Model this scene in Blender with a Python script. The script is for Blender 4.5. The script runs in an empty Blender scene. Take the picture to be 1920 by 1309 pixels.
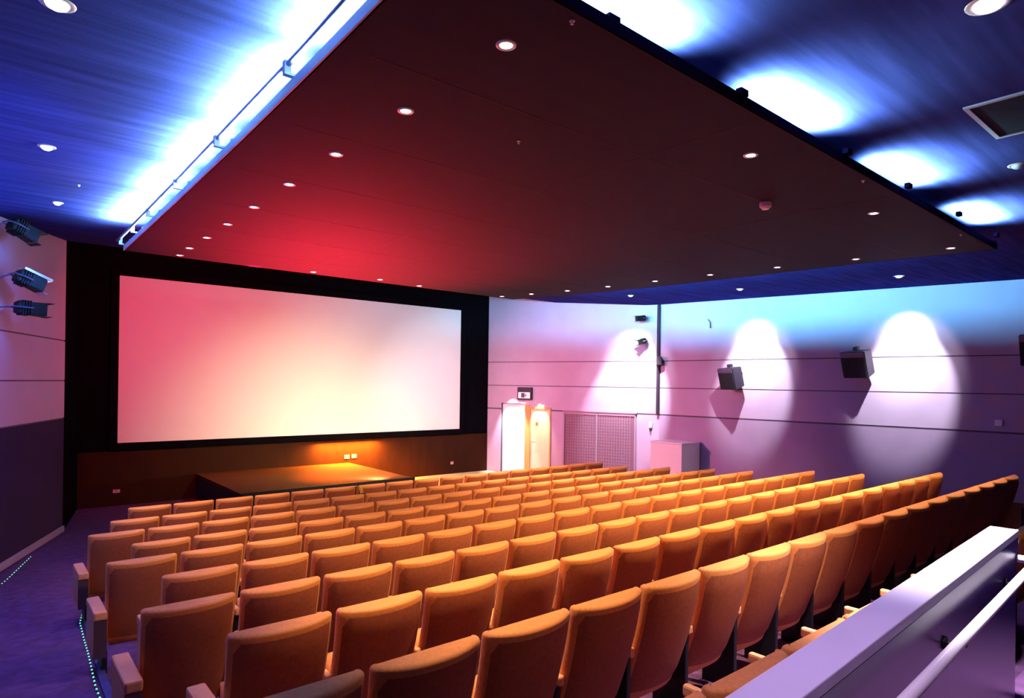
import bpy, bmesh, math, random
from mathutils import Vector, Matrix
random.seed(7)
PI=math.pi
scn=bpy.context.scene
COL=scn.collection
R=math.radians

# ------------------------------------------------------------------ materials
def mat(name, col, rough=.6, metal=0., emit=None, es=0., noise=None, bump=None, sheen=0., spec=.5, coat=0.):
    m=bpy.data.materials.new(name); m.use_nodes=True
    nt=m.node_tree; b=nt.nodes['Principled BSDF']
    b.inputs['Base Color'].default_value=(*col,1)
    b.inputs['Roughness'].default_value=rough
    b.inputs['Metallic'].default_value=metal
    b.inputs['Specular IOR Level'].default_value=spec
    if sheen:
        b.inputs['Sheen Weight'].default_value=sheen
        b.inputs['Sheen Roughness'].default_value=.4
        b.inputs['Sheen Tint'].default_value=(1,.7,.45,1)
    if coat: b.inputs['Coat Weight'].default_value=coat
    if emit:
        b.inputs['Emission Color'].default_value=(*emit,1); b.inputs['Emission Strength'].default_value=es
    tc=None
    if noise or bump:
        tc=nt.nodes.new('ShaderNodeTexCoord')
    if noise:                       # (scale, amount, stretch)
        sc,am,st=noise
        mp=nt.nodes.new('ShaderNodeMapping'); mp.inputs['Scale'].default_value=st
        n=nt.nodes.new('ShaderNodeTexNoise'); n.inputs['Scale'].default_value=sc; n.inputs['Detail'].default_value=4
        r=nt.nodes.new('ShaderNodeValToRGB')
        r.color_ramp.elements[0].position=.3; r.color_ramp.elements[1].position=.7
        r.color_ramp.elements[0].color=(*[c*(1-am) for c in col],1)
        r.color_ramp.elements[1].color=(*[min(1,c*(1+am)) for c in col],1)
        nt.links.new(tc.outputs['Object'],mp.inputs['Vector']); nt.links.new(mp.outputs['Vector'],n.inputs['Vector'])
        nt.links.new(n.outputs['Fac'],r.inputs['Fac']); nt.links.new(r.outputs['Color'],b.inputs['Base Color'])
    if bump:
        sc,st=bump
        n=nt.nodes.new('ShaderNodeTexNoise'); n.inputs['Scale'].default_value=sc; n.inputs['Detail'].default_value=3
        bp=nt.nodes.new('ShaderNodeBump'); bp.inputs['Strength'].default_value=st; bp.inputs['Distance'].default_value=.01
        nt.links.new(tc.outputs['Object'],n.inputs['Vector']); nt.links.new(n.outputs['Fac'],bp.inputs['Height'])
        nt.links.new(bp.outputs['Normal'],b.inputs['Normal'])
    return m
S1=(1,1,1)
M=dict(
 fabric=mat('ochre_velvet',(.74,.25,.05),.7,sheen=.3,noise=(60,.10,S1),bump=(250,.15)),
 fabric_shaded=mat('ochre_velvet_shaded_rear',(.34,.084,.023),.8,noise=(45,.14,S1),bump=(250,.15)),  # same velvet, with the shade of the rear faces put into its colour
 arm=mat('armrest_upholstery',(.78,.34,.14),.55,noise=(40,.06,S1)),
 arm_rear=mat('armrest_rear_board',(.06,.025,.03),.6,noise=(30,.1,S1)),
 dark=mat('seat_pedestal_steel',(.02,.018,.022),.45,metal=.6,noise=(30,.1,S1)),
 carpet=mat('purple_carpet',(.10,.032,.12),.95,noise=(9,.32,S1),bump=(160,.5)),
 ceil=mat('deep_blue_painted_ceiling',(.032,.032,.17),.9,spec=0,noise=(4,.26,(.22,2.6,1)),bump=(60,.1)),
 void=mat('black_drape',(.004,.003,.006),.95,spec=0,noise=(8,.2,S1)),
 canopy=mat('maroon_canopy_boards',(.017,.0028,.0135),.75,spec=.15,noise=(3,.12,(.2,3,1)),bump=(30,.05)),
 seam=mat('canopy_joint',(.03,.008,.012),.8,noise=(8,.1,S1)),
 fascia=mat('pale_canopy_lip',(.35,.45,.62),.5,noise=(20,.05,S1)),
 rim=mat('dark_canopy_lip',(.006,.003,.010),.8,spec=0,noise=(20,.1,S1)),
 pipe=mat('grey_conduit',(.16,.14,.24),.35,metal=.4,noise=(20,.1,S1)),
 tube=mat('fluorescent_tube',(.8,.9,1),.4,emit=(.50,.80,1),es=60,noise=(5,.01,S1)),
 wall=mat('lilac_wall_panel',(.46,.36,.50),.6,noise=(2.2,.035,S1),bump=(40,.06)),
 wall_low=mat('lower_wall_panel',(.36,.27,.40),.65,noise=(2.2,.05,S1),bump=(40,.06)),
 wall_dark=mat('dark_wainscot',(.022,.008,.045),.8,spec=.15,noise=(4,.1,S1),bump=(60,.1)),
 groove=mat('shadow_joint',(.10,.07,.11),.8,noise=(8,.1,S1)),
 black=mat('matt_black_screen_masking',(.004,.0035,.005),.95,spec=0,noise=(6,.2,S1)),
 under=mat('dark_wood_screen_apron',(.032,.009,.003),.8,spec=.1,noise=(4,.15,(1,1,.3))),
 screen=mat('white_vinyl_screen',(.90,.88,.86),.85,noise=(3,.01,S1)),
 stage=mat('stage_carpet',(.10,.03,.009),.9,spec=.1,noise=(12,.15,S1),bump=(120,.3)),
 stage_front=mat('black_stage_fascia',(.012,.01,.012),.7,noise=(8,.1,S1)),
 white=mat('white_paint',(.85,.83,.84),.5,noise=(12,.03,S1)),
 doorleaf=mat('pale_wood_door',(.80,.70,.46),.45,noise=(5,.06,(6,6,.5))),
 doorframe=mat('orange_wood_frame',(.60,.33,.10),.45,noise=(8,.1,(6,6,.5))),
 grille=mat('mauve_grille_mesh',(.20,.10,.15),.6,noise=(8,.05,S1)),
 grille_bar=mat('grille_frame_metal',(.34,.24,.31),.45,noise=(20,.04,S1)),
 spk=mat('black_speaker_cabinet',(.022,.016,.03),.55,noise=(30,.15,S1)),
 spk_cloth=mat('black_speaker_cloth',(.008,.006,.012),.9,noise=(80,.2,S1)),
 spk_panel=mat('speaker_purple_trim',(.10,.055,.13),.5,noise=(30,.1,S1)),
 lampbody=mat('black_lamp_body',(.006,.008,.006),.5,spec=.2,noise=(30,.15,S1)),
 lampwhite=mat('bare_metal_barn_door',(.75,.78,.80),.3,metal=.3,noise=(30,.03,S1)),
 lens=mat('lit_lens',(.9,.9,.9),.3,emit=(1,.9,.85),es=14,noise=(9,.01,S1)),
 bulbw=mat('halogen_lens',(.9,.9,.9),.3,emit=(1,.80,.80),es=30,noise=(9,.01,S1)),
 bulbb=mat('cool_lens',(.9,.9,.9),.3,emit=(.72,.85,1),es=3.2,noise=(9,.01,S1)),
 bulbv=mat('violet_lens',(.9,.9,.9),.3,emit=(1,.86,1),es=22,noise=(9,.01,S1)),
 dimlens=mat('unlit_lens',(.35,.38,.6),.3,noise=(9,.05,S1)),
 ring=mat('satin_ring',(.55,.50,.58),.3,metal=.6,noise=(20,.05,S1)),
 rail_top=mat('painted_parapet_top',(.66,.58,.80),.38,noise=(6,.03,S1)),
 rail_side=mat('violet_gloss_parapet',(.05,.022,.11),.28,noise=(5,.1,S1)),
 hand=mat('white_handrail_paint',(.85,.78,.88),.3,noise=(12,.02,S1)),
 green=mat('rope_light_bulb',(.2,.9,.6),.4,emit=(.35,1,.68),es=1.0,noise=(5,.01,S1)),
 ropetube=mat('rope_light_sleeve',(.02,.10,.09),.2,noise=(20,.1,S1)),
 kerb=mat('dark_blue_kerb',(.05,.05,.20),.6,noise=(12,.1,S1)),
 yellow=mat('yellow_cloth',(.80,.55,.05),.8,noise=(30,.1,S1)),
 socket=mat('cream_socket',(.80,.74,.42),.5,noise=(20,.03,S1)),
 socket_hole=mat('socket_slot',(.25,.16,.04),.6,noise=(20,.03,S1)),
 hatch=mat('hatch_panel',(.018,.018,.045),.8,spec=.05,noise=(8,.1,S1)),
 hatchframe=mat('hatch_edge_trim',(.42,.40,.62),.4,metal=.2,noise=(20,.05,S1)),
 signlit=mat('sign_lit_panel',(.7,.65,.68),.4,emit=(.9,.75,.85),es=.55,noise=(9,.01,S1)),
 plastic=mat('mauve_plastic',(.62,.34,.46),.35,noise=(20,.04,S1)),
)

# ------------------------------------------------------------------ mesh helpers
def build(name,bm,mats,parent=None,smooth=False,loc=None,rot=None):
    me=bpy.data.meshes.new(name); bmesh.ops.recalc_face_normals(bm,faces=bm.faces); bm.to_mesh(me); bm.free()
    if not isinstance(mats,(list,tuple)): mats=[mats]
    for m in mats: me.materials.append(m)
    if smooth:
        me.shade_smooth() if hasattr(me,'shade_smooth') else None
        for p in me.polygons: p.use_smooth=True
    o=bpy.data.objects.new(name,me); COL.objects.link(o)
    if parent: o.parent=parent
    if loc: o.location=loc
    if rot: o.rotation_euler=rot
    return o
def box(bm,x0,x1,y0,y1,z0,z1,mi=0,mtx=None,bev=0):
    b2=bmesh.new()
    bmesh.ops.create_cube(b2,size=1)
    for v in b2.verts: v.co=Vector(((x0+x1)/2+v.co.x*(x1-x0),(y0+y1)/2+v.co.y*(y1-y0),(z0+z1)/2+v.co.z*(z1-z0)))
    if bev: bmesh.ops.bevel(b2,geom=list(b2.edges),offset=bev,segments=2,profile=.5,affect='EDGES')
    merge(bm,b2,mi,mtx)
def merge(bm,b2,mi=0,mtx=None):
    mp={}
    for v in b2.verts:
        mp[v]=bm.verts.new(mtx@v.co if mtx else v.co)
    for f in b2.faces:
        try:
            nf=bm.faces.new([mp[v] for v in f.verts]); nf.material_index=mi; nf.smooth=f.smooth
        except ValueError: pass
    b2.free()
def tube(bm,pts,r,seg=8,mi=0,caps=True):
    pts=[Vector(p) for p in pts]; rings=[]
    for i,p in enumerate(pts):
        if i==0: t=pts[1]-p
        elif i==len(pts)-1: t=p-pts[-2]
        else: t=(pts[i+1]-pts[i-1])
        t.normalize()
        a=Vector((0,0,1)) if abs(t.z)<.9 else Vector((1,0,0))
        u=t.cross(a).normalized(); w=t.cross(u).normalized()
        rings.append([bm.verts.new(p+u*(r*math.cos(2*PI*k/seg))+w*(r*math.sin(2*PI*k/seg))) for k in range(seg)])
    for i in range(len(rings)-1):
        for k in range(seg):
            f=bm.faces.new([rings[i][k],rings[i][(k+1)%seg],rings[i+1][(k+1)%seg],rings[i+1][k]]); f.material_index=mi; f.smooth=True
    if caps:
        for rr in (rings[0],rings[-1]):
            f=bm.faces.new(rr); f.material_index=mi
def lathe(bm,prof,seg=20,mi=0,mtx=None,cap0=False,cap1=False):
    rings=[]
    for r,z in prof:
        rings.append([bm.verts.new((mtx or Matrix())@Vector((r*math.cos(2*PI*k/seg),r*math.sin(2*PI*k/seg),z))) for k in range(seg)])
    for i in range(len(rings)-1):
        for k in range(seg):
            f=bm.faces.new([rings[i][k],rings[i][(k+1)%seg],rings[i+1][(k+1)%seg],rings[i+1][k]]); f.material_index=mi; f.smooth=True
    if cap0: f=bm.faces.new(rings[0]); f.material_index=mi
    if cap1: f=bm.faces.new(rings[-1]); f.material_index=mi
def prism(bm,poly,z0,z1,mi=0):
    a=[bm.verts.new((x,y,z0 if not callable(z0) else z0(x,y))) for x,y in poly]
    b=[bm.verts.new((x,y,z1 if not callable(z1) else z1(x,y))) for x,y in poly]
    n=len(poly)
    for f in [a,b]+[[a[i],a[(i+1)%n],b[(i+1)%n],b[i]] for i in range(n)]:
        q=bm.faces.new(f); q.material_index=mi
def empty(name,loc=(0,0,0),rot=(0,0,0)):
    o=bpy.data.objects.new(name,None); COL.objects.link(o); o.location=loc; o.rotation_euler=rot; o.empty_display_size=.1
    return o
def tag(o,label=None,cat=None,group=None,kind=None):
    if label: o['label']=label
    if cat: o['category']=cat
    if group: o['group']=group
    if kind: o['kind']=kind
    return o
def struct(name,bm,m,parent=None,smooth=False,label=None,cat=None):
    o=build(name,bm,m,parent,smooth)
    if not parent: tag(o,label,cat,kind='structure')
    return o
def copy_tree(o,parent=None):
    c=o.copy(); COL.objects.link(c)
    if parent: c.parent=parent
    for ch in list(o.children): copy_tree(ch,c)
    return c

# ------------------------------------------------------------------ room profile
ROWS=[ # back-top Y, floor z, first X, seats
 (9.85,0.000,1.545,17),(8.86,.037,1.205,17),(7.92,.095,.880,18),(7.06,.139,1.145,18),(6.05,.240,.800,18),
 (5.04,.340,1.010,18),(4.13,.415,.722,18),(3.13,.537,.915,18),(2.185,.640,.625,18),(1.17,.720,1.374,10)]
PITCH=.557
prof=[(-3.0,.92),(1.05,.92),(1.051,.72),(1.75,.72)]
fl=[(1.75,.72),(2.6,.655),(3.5,.55),(4.5,.43),(5.45,.34),(6.45,.245),(7.45,.14),(8.3,.095),(9.3,.037),(10.3,0),(16.2,0)]
def floor_z(y):
    P=prof+fl[1:]
    for (a,za),(b,zb) in zip(P,P[1:]):
        if a<=y<=b: return za+(zb-za)*(y-a)/(b-a) if b>a else za
    return 0
bm=bmesh.new()
ys=[p[0] for p in prof+fl[1:]]; zs=[p[1] for p in prof+fl[1:]]
top=[[bm.verts.new((x,y,z)) for x in (-2.2,15.6)] for y,z in zip(ys,zs)]
for a,b in zip(top,top[1:]): bm.faces.new([a[0],a[1],b[1],b[0]])
bot=[bm.verts.new((x,y,-.3)) for x,y in ((-2.2,-3),(15.6,-3),(15.6,16.2),(-2.2,16.2))]
bm.faces.new(bot); bm.faces.new([bot[0],bot[1],top[0][1],top[0][0]]); bm.faces.new([bot[2],bot[3],top[-1][0],top[-1][1]])
bm.faces.new([bot[1],bot[2]]+[t[1] for t in reversed(top)]); bm.faces.new([bot[3],bot[0]]+[t[0] for t in top])
struct('floor',bm,M['carpet'],label='purple carpeted floor sloping down to the screen',cat='floor')

# ceiling: flat at the back, rising a little toward the screen, ends at Y=13.6
def ceil_z(y):
    P=[(-3,4.74),(3,4.74),(11,4.88),(13.6,5.10),(20,5.1)]
    for (a,za),(b,zb) in zip(P,P[1:]):
        if a<=y<=b: return za+(zb-za)*(y-a)/(b-a)
    return 4.74
bm=bmesh.new()
cy=[-3,0,3,7,11,12.3,13.6]
lo=[[bm.verts.new((x,y,ceil_z(y))) for x in (-2.2,15.6)] for y in cy]
hi=[[bm.verts.new((x,y,ceil_z(y)+.2)) for x in (-2.2,15.6)] for y in cy]
for A in (lo,hi):
    for a,b in zip(A,A[1:]): bm.faces.new([a[0],a[1],b[1],b[0]])
for k in (0,1):
    for i in range(len(cy)-1): bm.faces.new([lo[i][k],lo[i+1][k],hi[i+1][k],hi[i][k]])
bm.faces.new(lo[0]+hi[0][::-1]); 
f=bm.faces.new(lo[-1]+hi[-1][::-1]); f.material_index=1
struct('ceiling',bm,[M['ceil'],M['void']],label='deep blue painted ceiling above the hanging canopy',cat='ceiling')
bm=bmesh.new(); box(bm,-2.2,15.6,13.6,16.2,5.7,5.85); box(bm,-2.2,15.6,13.45,13.6,5.3,5.85)
struct('ceiling_front',bm,M['void'],label='black raised ceiling over the screen end',cat='ceiling')

# ------------------------------------------------------------------ walls
def wall_panels(name,A,B,inward,ztop,bands,grooves_mat,openings=(),thick=.18,label=None,xoff=0):
    """A,B plan points; bands: (z0,z1,mat index,proud). openings: (s0,s1,z0,z1)."""
    A=Vector((*A,0)); B=Vector((*B,0)); d=(B-A); L=d.length; d.normalize()
    n=Vector((-d.y,d.x,0)); 
    if n.dot(Vector((*inward,0))-A)<0: n=-n
    mtx=Matrix(((d.x,n.x,0,A.x),(d.y,n.y,0,A.y),(0,0,1,0),(0,0,0,1)))
    bm=bmesh.new()
    def slab(s0,s1,z0,z1,y0,y1,mi):
        segs=[(s0,s1)]
        ops=[o for o in openings if o[2]<z1-1e-4 and o[3]>z0+1e-4]
        cuts=sorted(set([s0,s1]+[o[0] for o in ops]+[o[1] for o in ops]))
        for a,b in zip(cuts,cuts[1:]):
            mid=(a+b)/2; hit=[o for o in ops if o[0]<mid<o[1]]
            if not hit: box(bm,a,b,y0,y1,z0,z1,mi,mtx)
            else:
                o=hit[0]
                if o[3]<z1-1e-4: box(bm,a,b,y0,y1,max(z0,o[3]),z1,mi,mtx)
                if o[2]>z0+1e-4: box(bm,a,b,y0,y1,z0,o[2],mi,mtx)
    slab(0,L,-.1,ztop,-thick,-.012,3)
    for z0,z1,mi,pr in bands: slab(0,L,z0,z1,-.012,pr,mi)
    o=build(name,bm,[M['wall'],M['wall_low'],M['wall_dark'],M['groove']])
    tag(o,label,'wall',kind='structure')
    return mtx,L
CEN=(6,6)
G=.011
def bands(top,lowmat,lowproud=0):
    return [(3.37+G,top,0,0),(2.655+G,3.37-G,0,0),(1.94+G+.01,2.655-G,0,0),(-.05,1.94-G-.005,lowmat,lowproud)]
# right wall (behind the speakers)
RWm,RWL=wall_panels('wall_right',(13.9,10.6),(14.97,-2.9),CEN,5.0,bands(4.95,1),3,label='long lilac side wall with speakers and shadow joints')
# splayed wall between right corner and screen: opening for doors
SPm,SPL=wall_panels('wall_right_front',(12.15,15.8),(13.9,10.6),CEN,5.75,bands(5.7,0),3,
    openings=[(.50,1.36,-.2,2.12),(1.50,2.24,-.2,2.03)],label='pink lit splayed wall with exit doors beside the screen')
# left wall
LWm,LWL=wall_panels('wall_left',(-.69,9.0),(1.13,13.6),CEN,5.12,
    [(3.35+G,5.1,0,0),(2.655+G,3.35-G,0,0),(2.0+G,2.655-G,0,0),(-.05,2.0-G,2,0)],3,label='left wall with pale panels over a dark wainscot')
wall_panels('wall_left_rear',(-.95,-2.9),(-.69,9.0),CEN,5.0,
    [(3.35+G,4.9,0,0),(2.655+G,3.35-G,0,0),(2.0+G,2.655-G,0,0),(-.05,2.0-G,2,0)],3,label='left side wall beside the camera')
bm=bmesh.new(); prism(bm,[(1.13,13.6),(1.55,15.8),(1.35,15.9),(.9,13.65)],-.1,5.75)
struct('wall_left_wing',bm,M['black'],label='black masking wing left of the screen',cat='wall')
bm=bmesh.new(); box(bm,-1.2,15.6,-3.1,-2.9,0,5)
struct('wall_back',bm,M['wall_dark'],label='dark rear wall behind the camera',cat='wall')
# screen wall
bm=bmesh.new(); box(bm,1.2,12.4,15.8,16.0,-.1,5.75,0); box(bm,1.5,12.15,15.795,15.8,-.02,1.16,1)
struct('wall_front',bm,[M['black'],M['under']],label='black screen wall with dark timber apron',cat='wall')
# base rail at foot of left wall
bm=bmesh.new(); box(bm,0,LWL,0,.03,.02,.12,0,LWm); struct('baseboard_left',bm,M['wall_low'],label='pale skirting along the left wall',cat='skirting')
# kerb along seating platform
def path_x(y):
    P=[(3.5,.60),(5.0,.67),(5.9,.695),(6.9,.758),(8.1,.817),(8.9,.945),(9.3,1.02)]
    for (a,xa),(b,xb) in zip(P,P[1:]):
        if a<=y<=b: return xa+(xb-xa)*(y-a)/(b-a)
    return P[0][1]
bm=bmesh.new(); yy=[3.6+.4*i for i in range(15)]
ra=[];
for y in yy:
    x=path_x(min(y,9.3))+.05; z=floor_z(y)
    ra.append([bm.verts.new((x,y,z-.05)),bm.verts.new((x,y,z+.035)),bm.verts.new((x+.055,y,z+.035)),bm.verts.new((x+.055,y,z-.05))])
for a,b in zip(ra,ra[1:]):
    for k in range(4): bm.faces.new([a[k],a[(k+1)%4],b[(k+1)%4],b[k]])
bm.faces.new(ra[0]); bm.faces.new(ra[-1])
struct('trim_1',bm,M['kerb'],label='dark blue kerb edging the aisle',cat='trim')

bm=bmesh.new(); box(bm,7.56,12.2,13.9,15.79,-.02,.006)  # thin pale slab: light from the doors painted onto the floor
struct('painted_door_light',bm,mat('painted_lit_floor',(.62,.58,.38),.5,noise=(4,.06,(1,8,1))),label='door light painted as a pale strip on the floor beside the stage',cat='painted light strip')
# ------------------------------------------------------------------ screen, frame, stage
scr=empty('cinema_screen',(6.65,15.76,1.336))
tag(scr,'wide white cinema screen lit red to yellow on the black front wall','screen')
bm=bmesh.new(); box(bm,-4.41,4.4,-.02,.0,0,3.549); build('screen_surface',bm,M['screen'],scr)
bm=bmesh.new()
for a in ((-4.56,-4.41,0,3.549),(4.4,4.55,0,3.549)): box(bm,a[0],a[1],-.045,.035,a[2],a[3])
box(bm,-4.56,4.55,-.045,.035,3.549,3.70); box(bm,-4.56,4.55,-.045,.035,-.15,0)
build('screen_frame',bm,M['black'],scr)
stg=empty('low_stage',(5,14,0)); tag(stg,'low carpeted stage with black front under the screen','stage')
bm=bmesh.new(); box(bm,-1.2,2.53,-1.55,1.79,.5,.56); build('stage_top',bm,M['stage'],stg)
bm=bmesh.new(); box(bm,-1.2,2.53,-1.55,1.79,0,.499); build('stage_front',bm,M['stage_front'],stg)
bm=bmesh.new(); box(bm,-1.2,2.53,-1.57,-1.55,.40,.585); build('stage_edge_strip',bm,M['stage_front'],stg)

def socket(name,loc,label,w=.13,h=.09,two=True,mt='socket'):
    s=empty(name,loc); tag(s,label,'socket')
    bm=bmesh.new(); box(bm,-w/2,w/2,-.012,0,-h/2,h/2,bev=.004); build('face_plate',bm,M[mt],s)
    for k in ((-1,1) if two else (0,)):
        bm=bmesh.new(); box(bm,k*w*.25-.015,k*w*.25+.015,-.016,-.010,-.012,.02); build('socket_outlet',bm,M['socket_hole'],s)
    return s
a=socket('wall_socket',(7.47,15.79,.715),'left one of two cream sockets on the apron below the screen',.14,.10)
b=socket('wall_socket',(7.68,15.79,.72),'right one of two cream sockets on the apron below the screen',.14,.10)
socket('wall_socket',(10.83,15.79,.326),'small single socket low on the black wall right of the screen',.10,.08,False,'plastic')
socket('wall_socket',(2.244,15.79,.311),'small dim socket low on the black wall at its left end',.13,.07,False,'plastic')

# ------------------------------------------------------------------ splay wall things (local frame: s along wall, y inward)
def SP(s,y,z): return SPm@Vector((s,y,z))
sp_rot=math.atan2(SPm[1][0],SPm[0][0])
def on_sp(name,s,z,label,cat,y=0.0):
    e=empty(name,SP(s,y,z)); e.rotation_euler=(0,0,sp_rot); tag(e,label,cat); return e
# local axes: x along wall (toward camera), y = ? inward
inw=1 if (Matrix.Rotation(sp_rot,3,'Z')@Vector((0,1,0))).dot(Vector((SPm[0][1],SPm[1][1],0)))>0 else -1
def ibox(bm,x0,x1,y0,y1,z0,z1,mi=0,bev=0):
    a,b=sorted((inw*y0,inw*y1)); box(bm,x0,x1,a,b,z0,z1,mi,bev=bev)
d1=on_sp('door_1',.50,0,'open white exit doorway nearest the screen','door'); d1['kind']='structure'
bm=bmesh.new(); ibox(bm,0,.86,-.16,-.10,0,2.12); build('door_leaf',bm,M['white'],d1)
bm=bmesh.new(); ibox(bm,.86,1.0,-.16,.02,0,2.10); build('door_post',bm,M['doorframe'],d1)
d2=on_sp('door_2',1.50,0,'pale yellow wooden exit door right of the white one','door'); d2['kind']='structure'
bm=bmesh.new(); ibox(bm,.04,.70,-.06,-.01,0,1.97,bev=.004); lf=build('door_leaf',bm,M['doorleaf'],d2)
bm=bmesh.new(); ibox(bm,0,.04,-.1,.03,0,2.03); ibox(bm,.70,.74,-.1,.03,0,2.03); ibox(bm,0.04,.70,-.1,.03,1.97,2.03); build('door_frame',bm,M['doorframe'],d2)
bm=bmesh.new(); tube(bm,[(.12,inw*.0,1.0),(.12,inw*.05,1.0),(.24,inw*.05,1.0)],.011); build('door_handle',bm,M['ring'],lf)
bm=bmesh.new(); ibox(bm,.22,.30,-.012,-.004,1.48,1.58); build('door_notice',bm,M['socket_hole'],lf)
es=on_sp('exit_sign',1.37,2.24,'black exit sign box with lit pictogram above the doors','sign')
bm=bmesh.new(); ibox(bm,-.24,.24,.0,.10,0,.37,bev=.006); hs=build('sign_housing',bm,M['spk'],es)
bm=bmesh.new(); ibox(bm,-.20,.20,.10,.106,.04,.22); pn=build('lit_panel',bm,M['signlit'],es)
bm=bmesh.new(); ibox(bm,-.10,.02,.106,.110,.06,.20); ibox(bm,-.02,.10,.106,.110,.12,.14)
ibox(bm,.04,.06,.106,.110,.07,.19); build('pictogram',bm,M['spk_panel'],pn)
for s,z,l in ((1.28,2.155,'small bright lamp under the exit sign'),(1.90,2.09,'small bright lamp over the yellow door')):
    e=on_sp('door_lamp',s,z,l,'lamp')
    bm=bmesh.new(); ibox(bm,-.06,.06,0,.07,.0,.035,bev=.006); build('lamp_housing',bm,M['ring'],e)
    bm=bmesh.new(); ibox(bm,-.05,.05,.005,.065,-.012,0); build('lamp_lens',bm,M['bulbw'],e)
gr=on_sp('ventilation_grille',2.66,.12,'large two-part mauve mesh grille on the splayed wall','grille')
GH=1.80
bm=bmesh.new(); ibox(bm,0,2.2,.0,.012,0,GH); build('backing',bm,M['grille'],gr)
bm=bmesh.new()
for x in (0,1.03,2.16): ibox(bm,x,x+.045,.012,.045,0,GH)
ibox(bm,0,2.205,.012,.045,GH-.05,GH+.01); ibox(bm,0,2.205,.012,.045,0,.04)
build('grille_frame',bm,M['grille_bar'],gr)
for x0 in (.045,1.075):
    bm=bmesh.new()
    for i in range(13): ibox(bm,x0+.04+i*.076,x0+.052+i*.076,.012,.026,.04,GH-.05)
    for i in range(21): ibox(bm,x0,x0+.985,.012,.022,.08+i*.082,.090+i*.082)
    build('mesh_screen',bm,M['grille_bar'],gr)
bm=bmesh.new(); ibox(bm,-.02,2.23,.0,.07,GH+.02,GH+.05); build('top_ledge',bm,M['grille_bar'],gr)
# alarm sensor
e=on_sp('wall_sensor',5.27,1.58,'small white sensor on the splayed wall near the corner','sensor')
bm=bmesh.new(); ibox(bm,-.045,.045,0,.06,0,.16,bev=.02); build('sensor_body',bm,M['white'],e,)
bm=bmesh.new(); ibox(bm,-.02,.02,.03,.065,-.09,0,bev=.008); build('sensor_lens',bm,M['spk'],e)
# corner conduit
cd=empty('corner_conduit',(13.84,10.60,1.94)); tag(cd,'dark vertical conduit down the wall corner','pipe')
bm=bmesh.new(); box(bm,-.035,.035,-.03,.03,0,2.93); build('duct',bm,M['spk'],cd)
bx=empty('junction_box',(13.74,10.56,3.37)); tag(bx,'black box clamped round the dark corner conduit','box')
bm=bmesh.new(); box(bm,-.13,.13,-.12,.02,-.11,.11,bev=.01,mtx=Matrix.Rotation(R(40),4,'Z')); build('box_body',bm,M['spk'],bx)
bm=bmesh.new(); box(bm,-.07,.07,-.14,-.12,-.05,.05,mtx=Matrix.Rotation(R(40),4,'Z')); build('box_lid',bm,M['lampbody'],bx)

# ------------------------------------------------------------------ theatre spotlights
def lookrot(frm,to):
    d=(Vector(to)-Vector(frm)).normalized()
    return d.to_track_quat('-Z','Y').to_euler()
def theatre_lamp(loc,aim,label,wallpt,s=1.,lens='lens',white_flap=True,group=None):
    e=empty('theatre_spotlight',loc); tag(e,label,'spotlight',group)
    rt=lookrot(loc,aim).to_matrix().to_4x4()
    # long tapered housing along local -Z
    bm=bmesh.new(); b2=bmesh.new(); bmesh.ops.create_cube(b2,size=1)
    for v in b2.verts:
        k=1 if v.co.z<0 else .82
        v.co=Vector((v.co.x*.22*k,v.co.y*.19*k,v.co.z*.34))*s
    bmesh.ops.bevel(b2,geom=list(b2.edges),offset=.012*s,segments=2,affect='EDGES')
    merge(bm,b2,0,rt)
    for i in range(4): box(bm,-.115*s,.115*s,-.1*s,.1*s,(.02+.03*i)*s,(.03+.03*i)*s,0,rt)
    h=build('lamp_housing',bm,M['lampbody'],e)
    bm=bmesh.new(); lathe(bm,[(.0001,-.176*s),(.06*s,-.176*s),(.07*s,-.172*s)],16,0,rt); build('lamp_lens',bm,M[lens],e)
    bm=bmesh.new(); box(bm,-.11*s,.11*s,.100*s,.135*s,-.22*s,.15*s,0,rt) if white_flap else box(bm,-.11*s,.11*s,.09*s,.098*s,-.25*s,-.16*s,0,rt)
    box(bm,-.11*s,.11*s,-.10*s,-.092*s,-.23*s,-.17*s,0,rt)
    build('barn_door',bm,M['lampwhite'] if white_flap else M['lampbody'],e)
    bm=bmesh.new()
    sx=.13*s
    pts=[rt@Vector((sx,0,0)),rt@Vector((sx,0,.12*s)),rt@Vector((sx*.6,.0,.22*s)),rt@Vector((-sx*.6,0,.22*s)),rt@Vector((-sx,0,.12*s)),rt@Vector((-sx,0,0))]
    tube(bm,pts,.011*s); mid=rt@Vector((0,0,.22*s)); tube(bm,[mid,Vector(wallpt)-Vector(loc)],.012)
    build('yoke',bm,M['pipe'],e)
    return e
def lw_pt(s,z,y=0.0): return tuple(LWm@Vector((s,y,z)))
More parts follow.
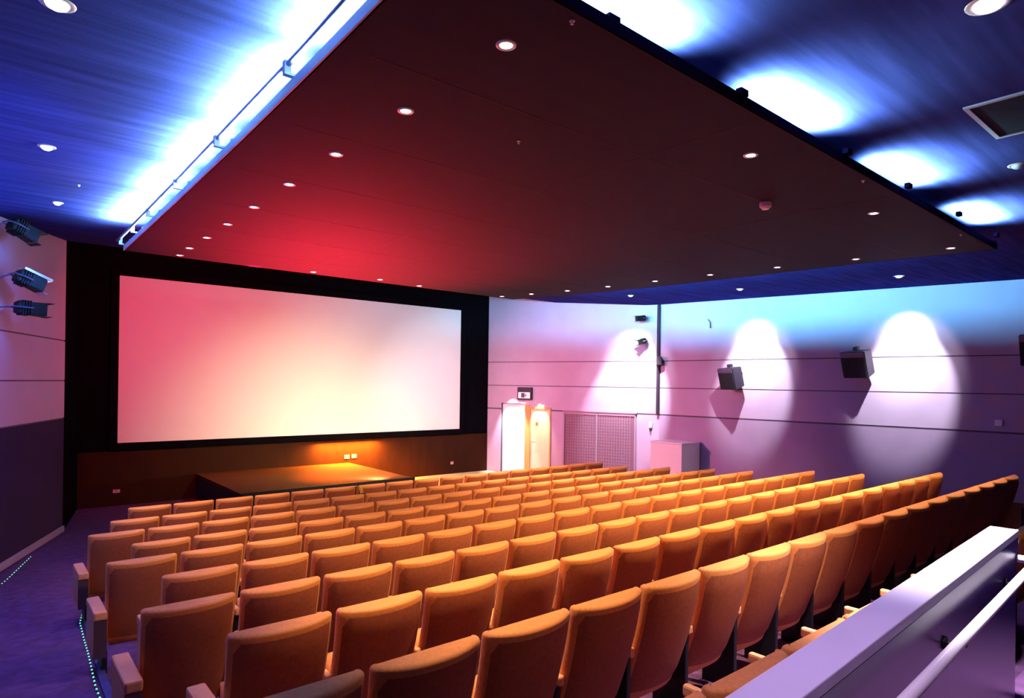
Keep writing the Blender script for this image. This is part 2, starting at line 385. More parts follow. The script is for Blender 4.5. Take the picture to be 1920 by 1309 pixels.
# left wall: s along from (-.69,9.0)
LD=Vector((LWm[0][0],LWm[1][0],0)); LN=Vector((LWm[0][1],LWm[1][1],0))
def left_lamp(X,Y,z,aim,label,**k):
    w=Vector((X,Y,z))-LN*((Vector((X,Y,0))-Vector((-.69,9,0))).dot(LN))
    return theatre_lamp((X,Y,z),aim,label,tuple(w+LD*-.05),**k)
GL='theatre spotlights on the left wall'
left_lamp(.42,10.95,4.70,(5.0,13.6,2.6),'topmost black spotlight on the left wall, lit, close under the ceiling',s=.98,white_flap=False)
left_lamp(.50,11.02,4.03,(6.5,13.4,1.6),'middle spotlight on the left wall with pale top flap and lit lens',s=.98)
left_lamp(.52,11.12,3.66,(7.0,13.0,3.4),'lowest spotlight on the left wall, unlit black box',s=1.0,lens='spk_cloth',white_flap=False)
theatre_lamp((13.50,10.93,4.50),(6,13.5,3.6),'upper spotlight on the splayed wall, bluish and facing the stage',(13.79,10.93,4.50),s=.75,lens='spk_cloth',white_flap=False)
theatre_lamp((13.50,10.90,3.88),(7,13.8,1.8),'lower spotlight on the splayed wall with glowing lens',(13.79,10.93,3.9),s=.75,white_flap=False)

# ------------------------------------------------------------------ right wall things
def RW(s,y,z): return RWm@Vector((s,y,z))
rw_rot=math.atan2(RWm[1][0],RWm[0][0])
rin=1 if (Matrix.Rotation(rw_rot,3,'Z')@Vector((0,1,0))).dot(Vector((RWm[0][1],RWm[1][1],0)))>0 else -1
def on_rw(name,Y,z,label,cat,group=None):
    s=(10.6-Y)*1.0031; e=empty(name,RW(s,0,z)); e.rotation_euler=(0,0,rw_rot); tag(e,label,cat,group); return e
def speaker(Y,z,label,yaw,tilt,w=.58,h=.58,dp=.34):
    e=on_rw('surround_speaker',Y,z,label,'speaker')
    mt=Matrix.Translation((0,rin*.36,0))@Matrix.Rotation(R(yaw),4,'Z')@Matrix.Rotation(R(tilt)*rin,4,'X')
    bm=bmesh.new(); b2=bmesh.new(); bmesh.ops.create_cube(b2,size=1)
    for v in b2.verts:
        back=(v.co.y*rin)<0
        k=.72 if back else 1; v.co=Vector((v.co.x*w*k,v.co.y*dp,v.co.z*h*(.9 if back else 1)))
    bmesh.ops.bevel(b2,geom=list(b2.edges),offset=.015,segments=2,affect='EDGES'); merge(bm,b2,0,mt)
    cab=build('cabinet',bm,M['spk'],e)
    bm=bmesh.new(); f0,f1=sorted((rin*dp/2,rin*(dp/2+.02))); box(bm,-w*.46,w*.46,f0,f1,-h*.46,h*.27,0,mt,bev=.006); build('speaker_cloth',bm,M['spk_cloth'],e)
    bm=bmesh.new(); box(bm,-w*.46,w*.46,f0,f1,h*.29,h*.47,0,mt,bev=.005); build('horn_panel',bm,M['spk_panel'],e)
    bm=bmesh.new(); y0,y1=sorted((0,rin*.05)); box(bm,-.09,.09,y0,y1,-.12,.14); tube(bm,[(0,rin*.03,.08),(0,rin*.25,.05)],.025)
    build('wall_bracket',bm,M['spk'],e)
    bm=bmesh.new(); box(bm,-.05,.05,-.05,.05,h*.5,h*.5+.07,0,mt,bev=.01); build('top_lug',bm,M['spk'],e)
    return e
speaker(8.38,2.93,'black surround speaker farther along the right wall, smallest of the three',-22,-14,.52,.52)
speaker(5.62,3.24,'black surround speaker between the two white light scallops',-18,-16,.56,.56)
speaker(2.72,3.46,'black surround speaker cut off by the right picture edge',-10,-12,.52,.56)
sb=on_rw('wall_box',3.34,2.12,'small pale square box low on the right wall','switch box')
bm=bmesh.new(); y0,y1=sorted((0,rin*.04)); box(bm,-.06,.06,y0,y1,-.06,.06,bev=.008); build('box_body',bm,M['white'],sb)
bm=bmesh.new(); y0,y1=sorted((rin*.04,rin*.048)); box(bm,-.03,.03,y0,y1,-.03,.03,bev=.002); build('face_plate',bm,M['white'],sb)
hb=on_rw('coat_hook',9.13,4.28,'tiny dark wire hook high on the right wall','hook')
bm=bmesh.new(); tube(bm,[(0,rin*.0,-.10),(0,rin*.04,-.10),(0,rin*.05,.04),(-.05,rin*.07,.11)],.012); build('hook_wire',bm,M['spk'],hb)
# boxy enclosure against the wall
en=empty('boxed_enclosure',(13.55,9.83,0)); tag(en,'waist-high pale boxy enclosure against the right wall past the rows','enclosure')
bm=bmesh.new(); box(bm,-.36,.40,-.47,.47,0,1.27,bev=.008); build('carcass',bm,M['white'],en)
bm=bmesh.new(); box(bm,-.38,.40,-.49,.49,1.275,1.31,bev=.004); build('top_cap',bm,M['white'],en)

# ------------------------------------------------------------------ canopy
can=empty('ceiling_canopy',(5,6,4.47)); tag(can,'huge maroon canopy panel hanging under the blue ceiling','canopy')
edge=[(1.385,2.12),(1.42,3.3),(1.452,4.8),(1.478,7),(1.5,10.2),(8.50,10.25),(8.80,9.3),(9.02,8.2),(9.21,7.0),(9.35,5.4),(9.464,3.73),(9.652,2.28),(5.5,2.2)]
C0=Vector((5,6,4.47))
bm=bmesh.new(); prism(bm,[(x-5,y-6) for x,y in edge],0,.04,0)
pan=build('canopy_panel',bm,M['canopy'],can)
bm=bmesh.new()
for Y in (3.15,4.35,5.55,6.75,7.95,9.15): box(bm,1.6-5,9.0-5,Y-6-.004,Y-6+.004,-.0015,.001)
for X in (3.9,6.3): box(bm,X-5-.004,X-5+.004,2.3-6,10.1-6,-.0015,.001)
build('board_joint',bm,M['seam'],can)
def lipseg(pts,z0,z1,th,m,name):
    bm=bmesh.new()
    for (a,b) in zip(pts,pts[1:]):
        A=Vector((*a,0));B=Vector((*b,0));d=(B-A);L=d.length;d.normalize();n=Vector((-d.y,d.x,0))
        mt=Matrix(((d.x,n.x,0,A.x-5),(d.y,n.y,0,A.y-6),(0,0,1,0),(0,0,0,1)))
        box(bm,0,L,-th/2,th/2,z0,z1,0,mt)
    return build(name,bm,m,can)
lipseg(edge[0:5],.0,.065,.02,M['fascia'],'left_lip')
lipseg(edge[4:6],.0,.10,.02,M['rim'],'front_lip')
lipseg(edge[5:12],.0,.105,.02,M['rim'],'right_lip')
lipseg([edge[11],edge[12],edge[0]],.0,.06,.02,M['rim'],'rear_lip')
# conduit rail over the left and rear edge
bm=bmesh.new(); tube(bm,[(1.345-5,2.0-6,.145),(1.40-5,3.6-6,.150),(1.43-5,6.8-6,.150),(1.44-5,10.35-6,.150)],.017,10); build('conduit_rail',bm,M['pipe'],can)
for Y in (3.85,5.4,6.85,8.25,9.3,10.25):
    x=1.40+.01*(Y-3)
    bm=bmesh.new(); box(bm,x-5-.03,x-5+.09,Y-6-.02,Y-6+.02,.085,.10); box(bm,x-5-.03,x-5+.01,Y-6-.02,Y-6+.02,.10,.17)
    tube(bm,[(x-5+.08,Y-6,.10),(x-5+.10,Y-6,.17),(x-5+.2,Y-6,.22)],.008)
    build('rail_bracket',bm,M['fascia'],can)
for X in (2.4,3.6,5.1,6.35,7.75,9.1):
    bm=bmesh.new(); box(bm,X-5-.04,X-5+.04,2.14-6-.01,2.14-6+.03,.045,.085); build('rim_clip',bm,M['rim'],can)
for X,Y in ((2.6,4),(2.6,8.5),(5.2,4),(5.2,8.5),(8,4),(8,8.5)):
    bm=bmesh.new(); tube(bm,[(X-5,Y-6,.04),(X-5,Y-6,ceil_z(Y)-4.47)],.01); build('hanger_rod',bm,M['pipe'],can)

# fluorescent battens along the canopy edges
def batten(p0,p1,label,group,fitr=True,m='tube'):
    p0=Vector(p0);p1=Vector(p1);c=(p0+p1)/2; e=empty('fluorescent_batten',c); tag(e,label,'light fitting',group)
    d=(p1-p0).normalized()
    bm=bmesh.new(); tube(bm,[p0-c,p1-c],.013,8); build('tube_lamp',bm,M[m],e)
    bm=bmesh.new()
    for p in (p0,p1):
        s=1 if p is p0 else -1
        tube(bm,[p-c-d*s*.03,p-c+d*s*.01],.019,8)
        box(bm,(p-c).x-.012,(p-c).x+.012,(p-c).y-.012,(p-c).y+.012,4.51-c.z,(p-c).z-.012) 
    build('lamp_holder',bm,M['pipe'],e)
    return e
names=['nearest','second','third','fourth','farthest']
yb=[(2.25,3.75),(3.95,5.3),(5.5,6.75),(6.95,8.15),(8.35,10.1)]
for i,(a,b) in enumerate(yb):
    batten((1.475+.012*(a-2),a,4.565),(1.475+.012*(b-2),b,4.565),f'{names[i]} white fluorescent tube along the canopy left edge','battens on the left canopy edge')
for i,xc in enumerate((2.55,4.45,6.52,8.72)):
    batten((xc-.52,2.36,4.56),(xc+.52,2.36,4.56),f'fluorescent tube above the rear canopy edge making the {["first","second","third","last"][i]} blue ceiling patch','battens on the rear canopy edge')
ce=[(9.30,3.7),(9.20,5.3),(9.06,6.9),(8.86,8.15),(8.62,9.2),(8.36,10.1)]
for i,((xa,ya),(xb,yb_)) in enumerate(zip(ce,ce[1:])):
    batten((xa-.06,ya+.1,4.575),(xb-.06,yb_-.1,4.575),'fluorescent tube behind the right canopy edge washing the side wall cyan','battens on the right canopy edge')

# downlights in the canopy
def downlight(name,r=.05,lens='bulbw',bowl=False):
    e=empty(name)
    bm=bmesh.new(); lathe(bm,[(r*.62,.0),(r*.70,-.006),(r,-.006),(r*1.05,0)],20); build('trim_ring',bm,M['ring'],e)
    bm=bmesh.new()
    if bowl: lathe(bm,[(r*.7,-.004),(r*.6,-.02),(r*.35,-.032),(.0005,-.036)],20)
    else: lathe(bm,[(r*.66,-.002),(r*.4,-.004),(.0005,-.005)],20)
    build('lamp_lens',bm,M[lens],e)
    return e
dl0=downlight('canopy_downlight',.052)
DLP=[(2.07,2.58),(2.09,3.63),(2.09,4.68),(2.10,5.68),(2.11,6.67),(2.12,7.61),(2.13,8.51),(2.13,9.36),(2.15,10.0),
 (4.10,9.98),(5.25,9.9),(6.11,10.03),(8.05,10.05),(8.23,9.36),(8.42,8.56),(8.56,7.68),(8.67,6.73),(8.78,5.75),(8.91,4.72),(9.08,3.70),(9.19,2.63),(6.83,2.62),(4.45,2.58)]
ordn=['first','second','third','fourth','fifth','sixth','seventh','eighth','ninth','tenth','eleventh','twelfth','thirteenth','fourteenth','fifteenth','sixteenth','seventeenth','eighteenth']
def dl_label(i):
    if i==0: return 'largest glaring downlight at the near left corner of the canopy'
    if i<=8: return f'{ordn[i]} canopy downlight from the near corner along the left edge'
    if i<=11: return f'{ordn[i-9]} canopy downlight from the left along the front edge'
    if i==12: return 'canopy downlight at the far corner above the pink wall'
    if i<=20: return f'{ordn[i-13]} canopy downlight after the far corner along the right edge'
    return ['canopy downlight midway between detector and right corner','starry canopy downlight on the rear edge beside the smoke detector'][i-21]
WARM=(1,.70,.42)
def spot(name,loc,aim,power,color,angle,blend=.5,size=.05):
    l=bpy.data.lights.new(name,'SPOT'); l.energy=power; l.color=color; l.spot_size=R(angle); l.spot_blend=blend; l.shadow_soft_size=size
    o=bpy.data.objects.new(name,l); COL.objects.link(o); o.location=loc; o.rotation_euler=lookrot(loc,aim); return o
DLPOW=[1,1,1,1,1,1,1,1,1,1,.5,1,1,1,1,1,1,1,1,1,1,1,1]
for i,(x,y) in enumerate(DLP):
    o=dl0 if i==0 else copy_tree(dl0)
    o.location=(x,y,4.4685); tag(o,dl_label(i),'downlight','downlights set in the maroon canopy')
    if i!=10:
        k=1.0
        if y<3: k=2.2
        if i in (20,21,22): spot('canopy_lamp',(x,y,4.45),(x,y+2.6,0),1350,WARM,104,1,.04)
        elif i>=13: spot('canopy_lamp',(x,y,4.45),(x-.6,y+.8,0),420,WARM,84,1,.04)
        else: spot('canopy_lamp',(x,y,4.45),(x+.25,y+.3,0),(230 if 2<=i<=8 else 300)*k,WARM,54,1,.04)
# ceiling downlights
def ceil_light(x,y,r,lens,label,bowl=True,grp=None):
    e=downlight('ceiling_downlight',r,lens,bowl); e.location=(x,y,ceil_z(y)-.001)
    e.rotation_euler=(math.atan2(ceil_z(y+.1)-ceil_z(y-.1),.2),0,0)
    tag(e,label,'downlight',grp or 'round downlights in the blue ceiling'); return e
ceil_light(.30,4.30,.085,'bulbb','large pale bowl downlight near the top left picture corner')
ceil_light(.44,7.20,.070,'bulbb','second bowl downlight along the left wall ceiling')
ceil_light(.70,9.60,.062,'bulbb','third bowl downlight along the left wall ceiling, farthest one')
ceil_light(4.03,1.00,.10,'bulbv','large glaring downlight cut by the top edge near the right')
ceil_light(12.75,4.45,.085,'bulbb','small downlight in the ceiling above the speakers, rightmost')
ceil_light(12.50,7.45,.080,'bulbb','small downlight in the ceiling above the speakers, middle')
ceil_light(11.90,9.95,.075,'bulbb','small downlight in the ceiling beside the canopy far corner')
ceil_light(7.12,1.53,.075,'dimlens','dim unlit downlight right of the ceiling hatch')
def smallhead(x,y,z,label,n='sprinkler_head'):
    e=empty(n,(x,y,z)); tag(e,label,'sprinkler','tiny sprinkler heads')
    bm=bmesh.new(); lathe(bm,[(.014,0),(.014,-.003),(.005,-.004),(.005,-.014),(.009,-.017),(.0005,-.017)],10); build('sprinkler_body',bm,M['hand'],e)
smallhead(2.17,2.20,4.469,'tiny bright head at the rear canopy edge near the top left')
smallhead(5.69,2.27,4.469,'tiny bright head midway along the rear canopy edge')
smallhead(8.47,2.33,4.469,'tiny bright head near the right canopy corner')
smallhead(2.97,3.54,4.469,'tiny bright head in the dark canopy centre')
smallhead(.81,8.49,ceil_z(8.49),'tiny bright head in the blue ceiling at left')
e=empty('smoke_detector',(5.71,3.15,4.469)); tag(e,'small round pinkish smoke detector on the dark canopy','smoke detector')
bm=bmesh.new(); lathe(bm,[(.055,0),(.055,-.035),(.048,-.045),(.03,-.048)],20); build('detector_base',bm,M['plastic'],e)
bm=bmesh.new(); lathe(bm,[(.036,-.046),(.034,-.062),(.02,-.066),(.0005,-.067)],20); build('detector_dome',bm,M['white'],e)
# hatch
e=empty('ceiling_hatch',(5.80,1.06,4.739)); tag(e,'square access hatch with pale metal edge in the dark ceiling','hatch')
bm=bmesh.new(); box(bm,-.39,.39,-.39,.39,-.006,0); build('hatch_panel',bm,M['hatch'],e)
bm=bmesh.new()
for a in ((-.42,.42,.39,.42),(-.42,.42,-.42,-.39),(-.42,-.39,-.39,.39),(.39,.42,-.39,.39)): box(bm,a[0],a[1],a[2],a[3],-.014,0)
build('hatch_frame',bm,M['hatchframe'],e)

# ------------------------------------------------------------------ seats
W=.505   # back width
def curve_y(u,t):      # t 0 bottom .. 1 top (height .33 .. .95); local y + toward screen; top rear edge at y=0
    wrap=.060*abs(u)**2.2                       # wings wrap forward
    rec=.17*(1-t)**1.5+.02*(1-t)                # recline: bottom further forward
    return wrap+rec
Z0,Z1=.26,.95
def back_mesh():
    bm=bmesh.new(); nu,nt=16,12
    def ring(t,shr,dz):
        z=Z0+(Z1-Z0)*t+dz
        hw=W/2*(1-.05*(1-t))-shr
        th=.062
        out=[]
        for i in range(nu+1):
            u=-1+2*i/nu; out.append((u*hw,curve_y(u,t)+shr,z+.012*abs(u)**3*(1 if t>.9 else t)))
        # right round end
        yr=curve_y(1,t)
        front=[]
        for i in range(nu+1):
            u=1-2*i/nu; front.append((u*(hw),curve_y(u*.96,t)+th-shr+.014*(1-u*u),z+.012*abs(u)**3*t))
        e=[]
        pts=out
        pts=pts+[(hw+.010,yr+.02+shr*.5,z+.012*t),(hw+.010,yr+th-.02-shr*.5,z+.012*t)]+front+[(-hw-.010,yr+th-.02-shr*.5,z+.012*t),(-hw-.010,yr+.02+shr*.5,z+.012*t)]
        return [bm.verts.new(p) for p in pts]
    rs=[ring(0,.012,-.01)]+[ring(i/nt,0,0) for i in range(nt)]+[ring(1,0,-.018),ring(1,.004,-.008),ring(1,.013,-.001),ring(1,.026,.001)]
    n=len(rs[0])
    for a,b in zip(rs,rs[1:]):
        for k in range(n):
            f=bm.faces.new([a[k],a[(k+1)%n],b[(k+1)%n],b[k]]); f.smooth=True
    bm.faces.new(rs[0]); bm.faces.new(rs[-1])
    return bm
def rear_panel_mesh():
    bm=bmesh.new(); nu,nt=14,10; g=[]
    for j in range(nt+1):
        t=.02+.952*j/nt; row=[]
        for i in range(nu+1):
            u=(-1+2*i/nu)*.985
            edge=max(abs(-1+2*i/nu),abs(2*j/nt-1) )
            bul=-.010 if edge<.98 else .004
            row.append(bm.verts.new((u*W/2*(1-.05*(1-t)),curve_y(u,t)+bul,Z0+(Z1-Z0)*t)))
        g.append(row)
    for j in range(nt):
        for i in range(nu):
            f=bm.faces.new([g[j][i],g[j][i+1],g[j+1][i+1],g[j+1][i]]); f.smooth=True
    # closed back face inside the pad
    e=[g[0][i] for i in range(nu+1)]
    return bm
def cushion_mesh():
    bm=bmesh.new(); b2=bmesh.new(); bmesh.ops.create_cube(b2,size=1)
    bmesh.ops.subdivide_edges(b2,edges=list(b2.edges),cuts=3,use_grid_fill=True)
    for v in b2.verts:
        x,y,z=v.co*2; k=1-.10*(z*z); v.co=Vector((x*.205*(1-.08*y*y*z*z),y*.06*k*(1-.15*x*x),z*.20))
    for f in b2.faces: f.smooth=True
    merge(bm,b2,0,Matrix.Translation((0,.345,.40))@Matrix.Rotation(R(-14),4,'X'))
    return bm
def arm_mesh(w=.085,l=.47):
    bm=bmesh.new(); box(bm,-w/2,w/2,0,l,-.055,0,0,bev=.012); return bm
ARM_Z=.595
bm=back_mesh(); 
def make_seat(end_right=False):
    e=empty('cinema_chair')
    build('backrest',back_mesh(),M['fabric'],e)
    build('rear_panel',rear_panel_mesh(),M['fabric_shaded'],e)
    build('seat_cushion',cushion_mesh(),M['fabric'],e)
    for s in ((-1,1) if end_right else (-1,)):
        ar=empty('armrest_assembly'); 
        x=s*(W/2+.0225)
        ar_o=build('armrest',arm_mesh(.040,.42),M['arm'],e); ar_o.location=(x,.14,ARM_Z)
        COL.objects.unlink(ar); bpy.data.objects.remove(ar)
        bm=bmesh.new(); box(bm,x-.018,x+.018,.17,.42,.0,ARM_Z-.056,0,bev=.006); build('side_frame',bm,M['dark'],e)
    return e
def wide_arm(e,s):
    """upholstered end panel with broad armrest on an aisle seat"""
    x=s*(W/2+.055)
    bm=bmesh.new(); box(bm,x-.048,x+.048,-.01,.47,ARM_Z-.07,ARM_Z,0,bev=.014); build('armrest',bm,M['arm'],e)
    bm=bmesh.new(); box(bm,x-.046,x+.046,.012,.45,.22,ARM_Z-.071,0,bev=.01); build('end_panel',bm,M['arm'],e)
    bm=bmesh.new(); box(bm,x-.044,x+.044,-.004,.012,.22,ARM_Z-.075,0); build('end_panel_back',bm,M['arm_rear'],e)
    bm=bmesh.new(); x-=s*.05; box(bm,x-.02,x+.02,.15,.38,0,.22,0); build('leg',bm,M['dark'],e)
seat_mid=make_seat()
seat_left=make_seat()
for ch in list(seat_left.children):
    if ch.name.startswith('armrest') or ch.name.startswith('side_frame'): bpy.data.objects.remove(ch)
wide_arm(seat_left,-1)
seat_right=make_seat(); wide_arm(seat_right,1)
row_words=['front row nearest the screen','second row from the screen','third row from the screen','fourth row from the screen','fifth row from the screen','sixth row from the screen','seventh row from the screen','eighth row from the screen','second to last row','rearmost row against the parapet']
used={}
for r,(Y,fz,x0,n) in enumerate(ROWS):
    for k in range(n):
        kind='L' if k==0 else ('R' if (k==n-1 and r<9) else 'M')
        src={'L':seat_left,'R':seat_right,'M':seat_mid}[kind]
        o=copy_tree(src) if kind in used else src
        used[kind]=1
        X=x0+PITCH*k+PITCH/2-.008
        o.location=(X,Y,fz)
        pos='aisle-end' if k==0 else ('right-end' if kind=='R' else None)
        if r==9:
            for c in o.children:
                if c.name.startswith('armrest') and k>0: c.location.z+=.052
            lab=f'ochre cinema chair in the {row_words[r]}, {ordn[k]} from the left'
        elif pos=='aisle-end': lab=f'ochre cinema chair with wide arm at the left aisle, {row_words[r]}'
        elif pos: lab=f'ochre cinema chair at the far right end, {row_words[r]}'
        else: lab=f'ochre cinema chair, {ordn[k]} from left, {row_words[r]}'
        tag(o,lab,'chair','ochre cinema chairs in raked rows')
for o,kd in ((seat_mid,'M'),(seat_left,'L'),(seat_right,'R')): assert kd in used
# yellow cloth hung between two front-row seats
yx=1.545+PITCH*6-.03
bm=bmesh.new()
P=[(-.10,.02,.955),(-.02,.03,.962),(.03,.03,.962),(.05,-.02,.93),(.055,-.035,.85),(.05,-.035,.80)]
g=[]
for i,(x,y,z) in enumerate(P): g.append([bm.verts.new((x,y-.03,z+.008)),bm.verts.new((x+.02,y+.04,z+.008))] if i<3 else [bm.verts.new((x-.03,y,z)),bm.verts.new((x+.03,y,z+.01))])
for a,b in zip(g,g[1:]): bm.faces.new([a[0],a[1],b[1],b[0]])
bmesh.ops.solidify(bm,geom=list(bm.faces),thickness=.006)
o=build('yellow_rag',bm,M['yellow'],loc=(yx,9.83,0)); tag(o,'small yellow cloth hanging between two front-row seat backs','cloth')

# ------------------------------------------------------------------ rope lights
def rope(pts,label,n):
    e=empty('rope_light',pts[0]); tag(e,label,'rope light')
    c=Vector(pts[0]); P=[Vector(p)-c for p in pts]
    bm=bmesh.new(); tube(bm,P,.006,6); build('rope_sleeve',bm,M['ropetube'],e)
    seg=[(b-a).length for a,b in zip(P,P[1:])]; T=sum(seg)
    b0=None
    for i in range(n):
        d=T*(i+.5)/n; k=0
        while d>seg[k] and k<len(seg)-1: d-=seg[k]; k+=1
        p=P[k].lerp(P[k+1],d/seg[k])
        if b0 is None:
            bm=bmesh.new(); bmesh.ops.create_uvsphere(bm,u_segments=8,v_segments=6,radius=.0075)
            for f in bm.faces: f.smooth=True
            b0=build('bulb',bm,M['green'],e); b0.location=p+Vector((0,0,.006))
        else:
            o=b0.copy(); COL.objects.link(o); o.parent=e; o.location=p+Vector((0,0,.006))
rope([(path_x(y)+.02,y,floor_z(y)+.012) for y in (3.9,4.6,5.3,5.9,6.5,6.9,7.4,7.8,8.1,8.5,8.9,9.1)],'green dotted rope light edging the seating beside the left aisle',48)
rope([(-.10,9.55,floor_z(9.55)+.012),(.06,10.0,.012+floor_z(10)),(.30,10.8,.012),(.62,12.0,.012)],'short green dotted rope light at the foot of the left wall',24)

# ------------------------------------------------------------------ parapet with handrail
pa=empty('parapet_wall',(2.9,.95,.92)); tag(pa,'violet parapet wall with broad pale top at the lower right','parapet')
dx=Vector((4.568-1.481,1.091-.906,0)); L=dx.length+1.1; dx.normalize(); nn=Vector((-dx.y,dx.x,0))
E0=Vector((4.568,1.091,0))-nn*.0
org=Vector((2.9,.95,.92))
def pm(): return Matrix(((dx.x,nn.x,0,E0.x-org.x),(dx.y,nn.y,0,E0.y-org.y),(0,0,1,-org.z),(0,0,0,1)))
T=pm()
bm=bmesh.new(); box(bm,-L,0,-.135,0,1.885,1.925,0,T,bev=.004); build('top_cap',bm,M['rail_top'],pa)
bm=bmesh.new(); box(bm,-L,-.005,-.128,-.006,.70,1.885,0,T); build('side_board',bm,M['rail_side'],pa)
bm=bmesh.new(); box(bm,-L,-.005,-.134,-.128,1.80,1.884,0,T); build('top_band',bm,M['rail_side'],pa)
hr=empty('handrail',(2.9,.75,1.75)); tag(hr,'white tubular handrail on the camera side of the parapet','handrail')
org2=Vector((2.9,.75,1.75)); T2=Matrix(((dx.x,nn.x,0,E0.x-org2.x),(dx.y,nn.y,0,E0.y-org2.y),(0,0,1,-org2.z),(0,0,0,1)))
def h(p): return T2@Vector(p)
bm=bmesh.new(); tube(bm,[h((-L,-.215,1.76)),h((-.5,-.215,1.76)),h((-.08,-.215,1.76)),h((-.03,-.20,1.765)),h((-.02,-.16,1.765)),h((-.02,-.133,1.765))],.021,14); build('rail_tube',bm,M['hand'],hr)
for s in (-.35,-1.55,-2.75,-3.9):
    bm=bmesh.new(); tube(bm,[h((s,-.215,1.742)),h((s,-.20,1.70)),h((s,-.15,1.69)),h((s,-.130,1.69))],.008,8); lathe(bm,[(.028,0),(.028,.008),(.0005,.008)],14,0,T2@Matrix.Translation((s,-.130,1.69))@Matrix.Rotation(R(90),4,'X')); 
    build('rail_bracket',bm,M['dark'],hr)

# ------------------------------------------------------------------ lights of the place and added ones without fittings
def area(name,loc,aim,power,color,sx,sy,spread=180):
    l=bpy.data.lights.new(name,'AREA'); l.shape='RECTANGLE'; l.size=sx; l.size_y=sy; l.energy=power; l.color=color; l.spread=R(spread)
    o=bpy.data.objects.new(name,l); COL.objects.link(o); o.location=loc; o.rotation_euler=lookrot(loc,aim); return o
# wall washers (white scallops)
WW=(.93,.90,1)
for (x,y,tx,ty,p) in ((12.75,4.45,14.37,4.85,520),(12.50,7.45,14.10,7.98,520),(11.90,9.95,13.65,11.35,900)):
    d=math.hypot(tx-x,ty-y); z0=ceil_z(y)-.06
    for e_,a_,k_ in ((30,17,.45),(38,19,.6),(47,21.5,1.7),(40,28,.2)):
        spot('scallop_lamp',(x,y,z0),(tx,ty,z0-d*math.tan(R(e_))),p*k_,WW,2*a_,.45,.03)
spot('door_lamp_light',tuple(SP(.93,.42,2.66)),tuple(SP(.93,-.1,1.0)),520,(1,.95,1),54,.5,.05)
spot('door_lamp_light',tuple(SP(1.87,.32,2.5)),tuple(SP(1.87,-.05,1.0)),230,(1,.85,.45),46,.5,.05)
spot('foreground_spot',(4.03,1.00,4.66),(4.2,1.0,1.0),2600,(1,.93,1),62,1,.08)
for (x,y) in ((.30,4.30),(.44,7.20),(.70,9.60)):
    spot('aisle_lamp',(x,y,ceil_z(y)-.07),(x-.1,y,0),170,(.55,.25,1),80,.9,.06)
spot('screen_red_wash',(3.2,10.1,4.40),(4.4,15.8,3.8),950,(1,.03,.12),105,.9,.1)
spot('screen_yellow_wash',(5.9,10.1,4.40),(6.4,15.8,.6),620,(.85,.92,.50),78,1,.1)
spot('screen_pink_wash',(8.2,10.1,4.40),(10.9,15.8,1.9),1100,(.8,.72,.76),62,1,.1)
spot('stage_orange_wash',(2.5,10.5,4.4),(7.0,14.2,.5),20000,(1,.22,.01),26,1,.1)
l_=area('added_apron_light',(7.5,15.60,1.14),(7.5,15.45,0),560,(1,.36,.03),1.7,.06)  # added light under the screen frame, gives the apron its orange glow
spot('added_canopy_red_wash',(5.2,12.3,.8),(4.6,9.7,4.47),10500,(1,.015,.05),75,1,.3)  # added spot without a fitting, reddens the canopy underside
spot('added_pink_wall_wash',(3.0,12.5,4.2),(13.4,12.3,1.0),4700,(1,.23,.36),62,1,.3)  # added spot standing in for pink light bounced off the screen
spot('foreground_spot',(1.6,.5,4.6),(2.0,.7,1.9),230,(.95,.66,1),56,1,.08)  # added without a fitting, lightens the left part of the parapet top
spot('left_magenta_wash',(13.0,10.7,3.9),(.5,12.2,2.5),800,(1,.06,.45),22,1,.1)
spot('added_low_screen_wash',(6.8,12.6,.72),(6.8,15.8,1.0),420,(1,.90,.55),140,1,.1)  # added low spot without a fitting, brightens the screen from below
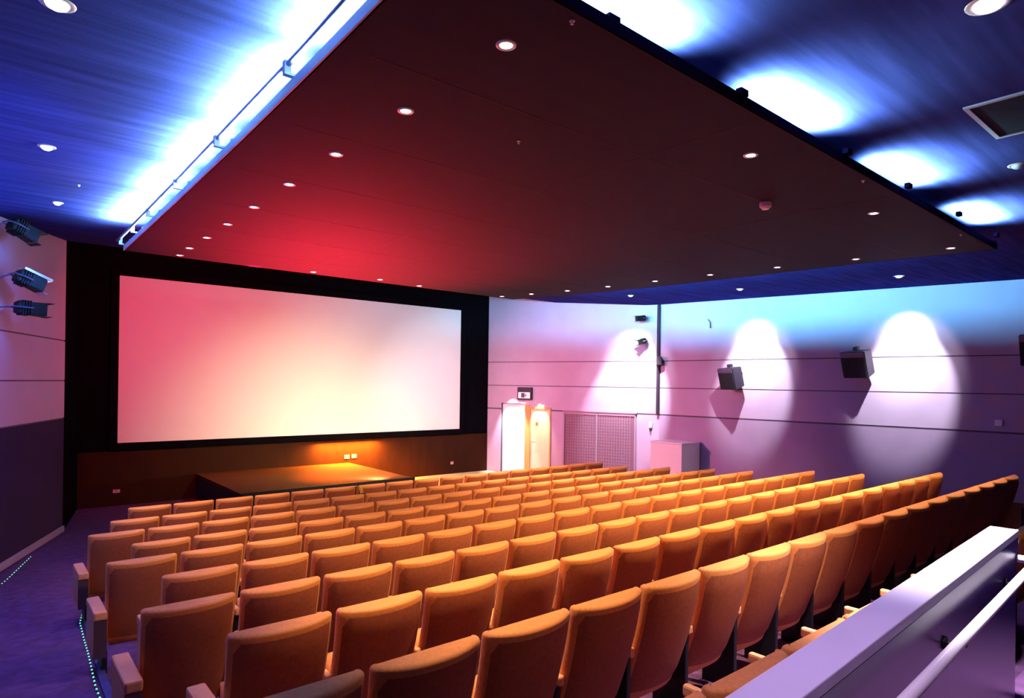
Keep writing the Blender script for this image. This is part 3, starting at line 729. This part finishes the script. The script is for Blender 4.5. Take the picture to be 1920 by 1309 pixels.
# upward beams of the fluorescent battens, the outward beams that reach the side wall and one added strip
TB=(.45,1,.78)
def strip(p0,p1,aim,power,w=.05,spread=120,color=TB,name='batten_or_added_light'):
    p0=Vector(p0);p1=Vector(p1);c=(p0+p1)/2
    l=bpy.data.lights.new(name,'AREA'); l.shape='RECTANGLE'; l.size=(p1-p0).length; l.size_y=w; l.energy=power; l.color=color; l.spread=R(spread)
    o=bpy.data.objects.new(name,l); COL.objects.link(o); o.location=c
    z=-(Vector(aim)).normalized(); x=(p1-p0).normalized(); y=z.cross(x).normalized(); x=y.cross(z).normalized()
    o.rotation_euler=Matrix((x,y,z)).transposed().to_euler()
for i,(a,b) in enumerate([(2.25,3.75),(3.95,5.3),(5.5,6.75),(6.95,8.15),(8.35,10.1)]):
    strip((1.43+.012*(a-2),a,4.60),(1.43+.012*(b-2),b,4.60),(-.35,0,1),270*(b-a),w=.10,spread=146)
for xc in (2.55,4.45,6.52,8.72): strip((xc-.5,2.32,4.60),(xc+.5,2.32,4.60),(0,-.35,1),330,spread=140)
strip((6.6,10.22,4.60),(8.3,10.22,4.60),(.8,.6,-.02),110,w=.03,spread=150,color=(.35,.75,1))  # added strip, no batten on this edge; brightens the splayed wall top
for (a,b) in ((5.5,7.5),(7.6,10.0)):
    strip((1.46,a,4.60),(1.46,b,4.60),(-1,.25,-.5),170,spread=95,color=(.08,.25,1))
for (xa,ya),(xb,yb_) in zip(ce,ce[1:]):
    k=(ya+yb_)/2
    strip((xa-.02,ya+.1,4.60),(xb-.02,yb_-.1,4.60),(1,.1,-.02),95+17*k,w=.03,spread=150,color=(.14,.60,1))

# world (hidden by the shell)
w=bpy.data.worlds.new('World'); scn.world=w; w.use_nodes=True
w.node_tree.nodes['Background'].inputs[0].default_value=(.02,.01,.05,1); w.node_tree.nodes['Background'].inputs[1].default_value=.1

# ------------------------------------------------------------------ camera
cam=bpy.data.cameras.new('Camera'); co=bpy.data.objects.new('Camera',cam); COL.objects.link(co); scn.camera=co
cam.sensor_width=36; cam.lens=36*1200/1920; cam.shift_y=(719-654.5)/1920; cam.clip_start=.05
th=math.atan2(1200,1445)
co.location=(0,0,2.72)
# depth axis = (sin th, cos th): yaw about Z
co.rotation_euler=(Matrix.Rotation(-(th),4,'Z')@Matrix.Rotation(R(90),4,'X')@Matrix.Rotation(.0145,4,'Z')).to_euler()
scn.view_settings.view_transform='Standard'; scn.view_settings.look='None'; scn.view_settings.gamma=1; scn.view_settings.use_curve_mapping=False
scn.view_settings.exposure=0
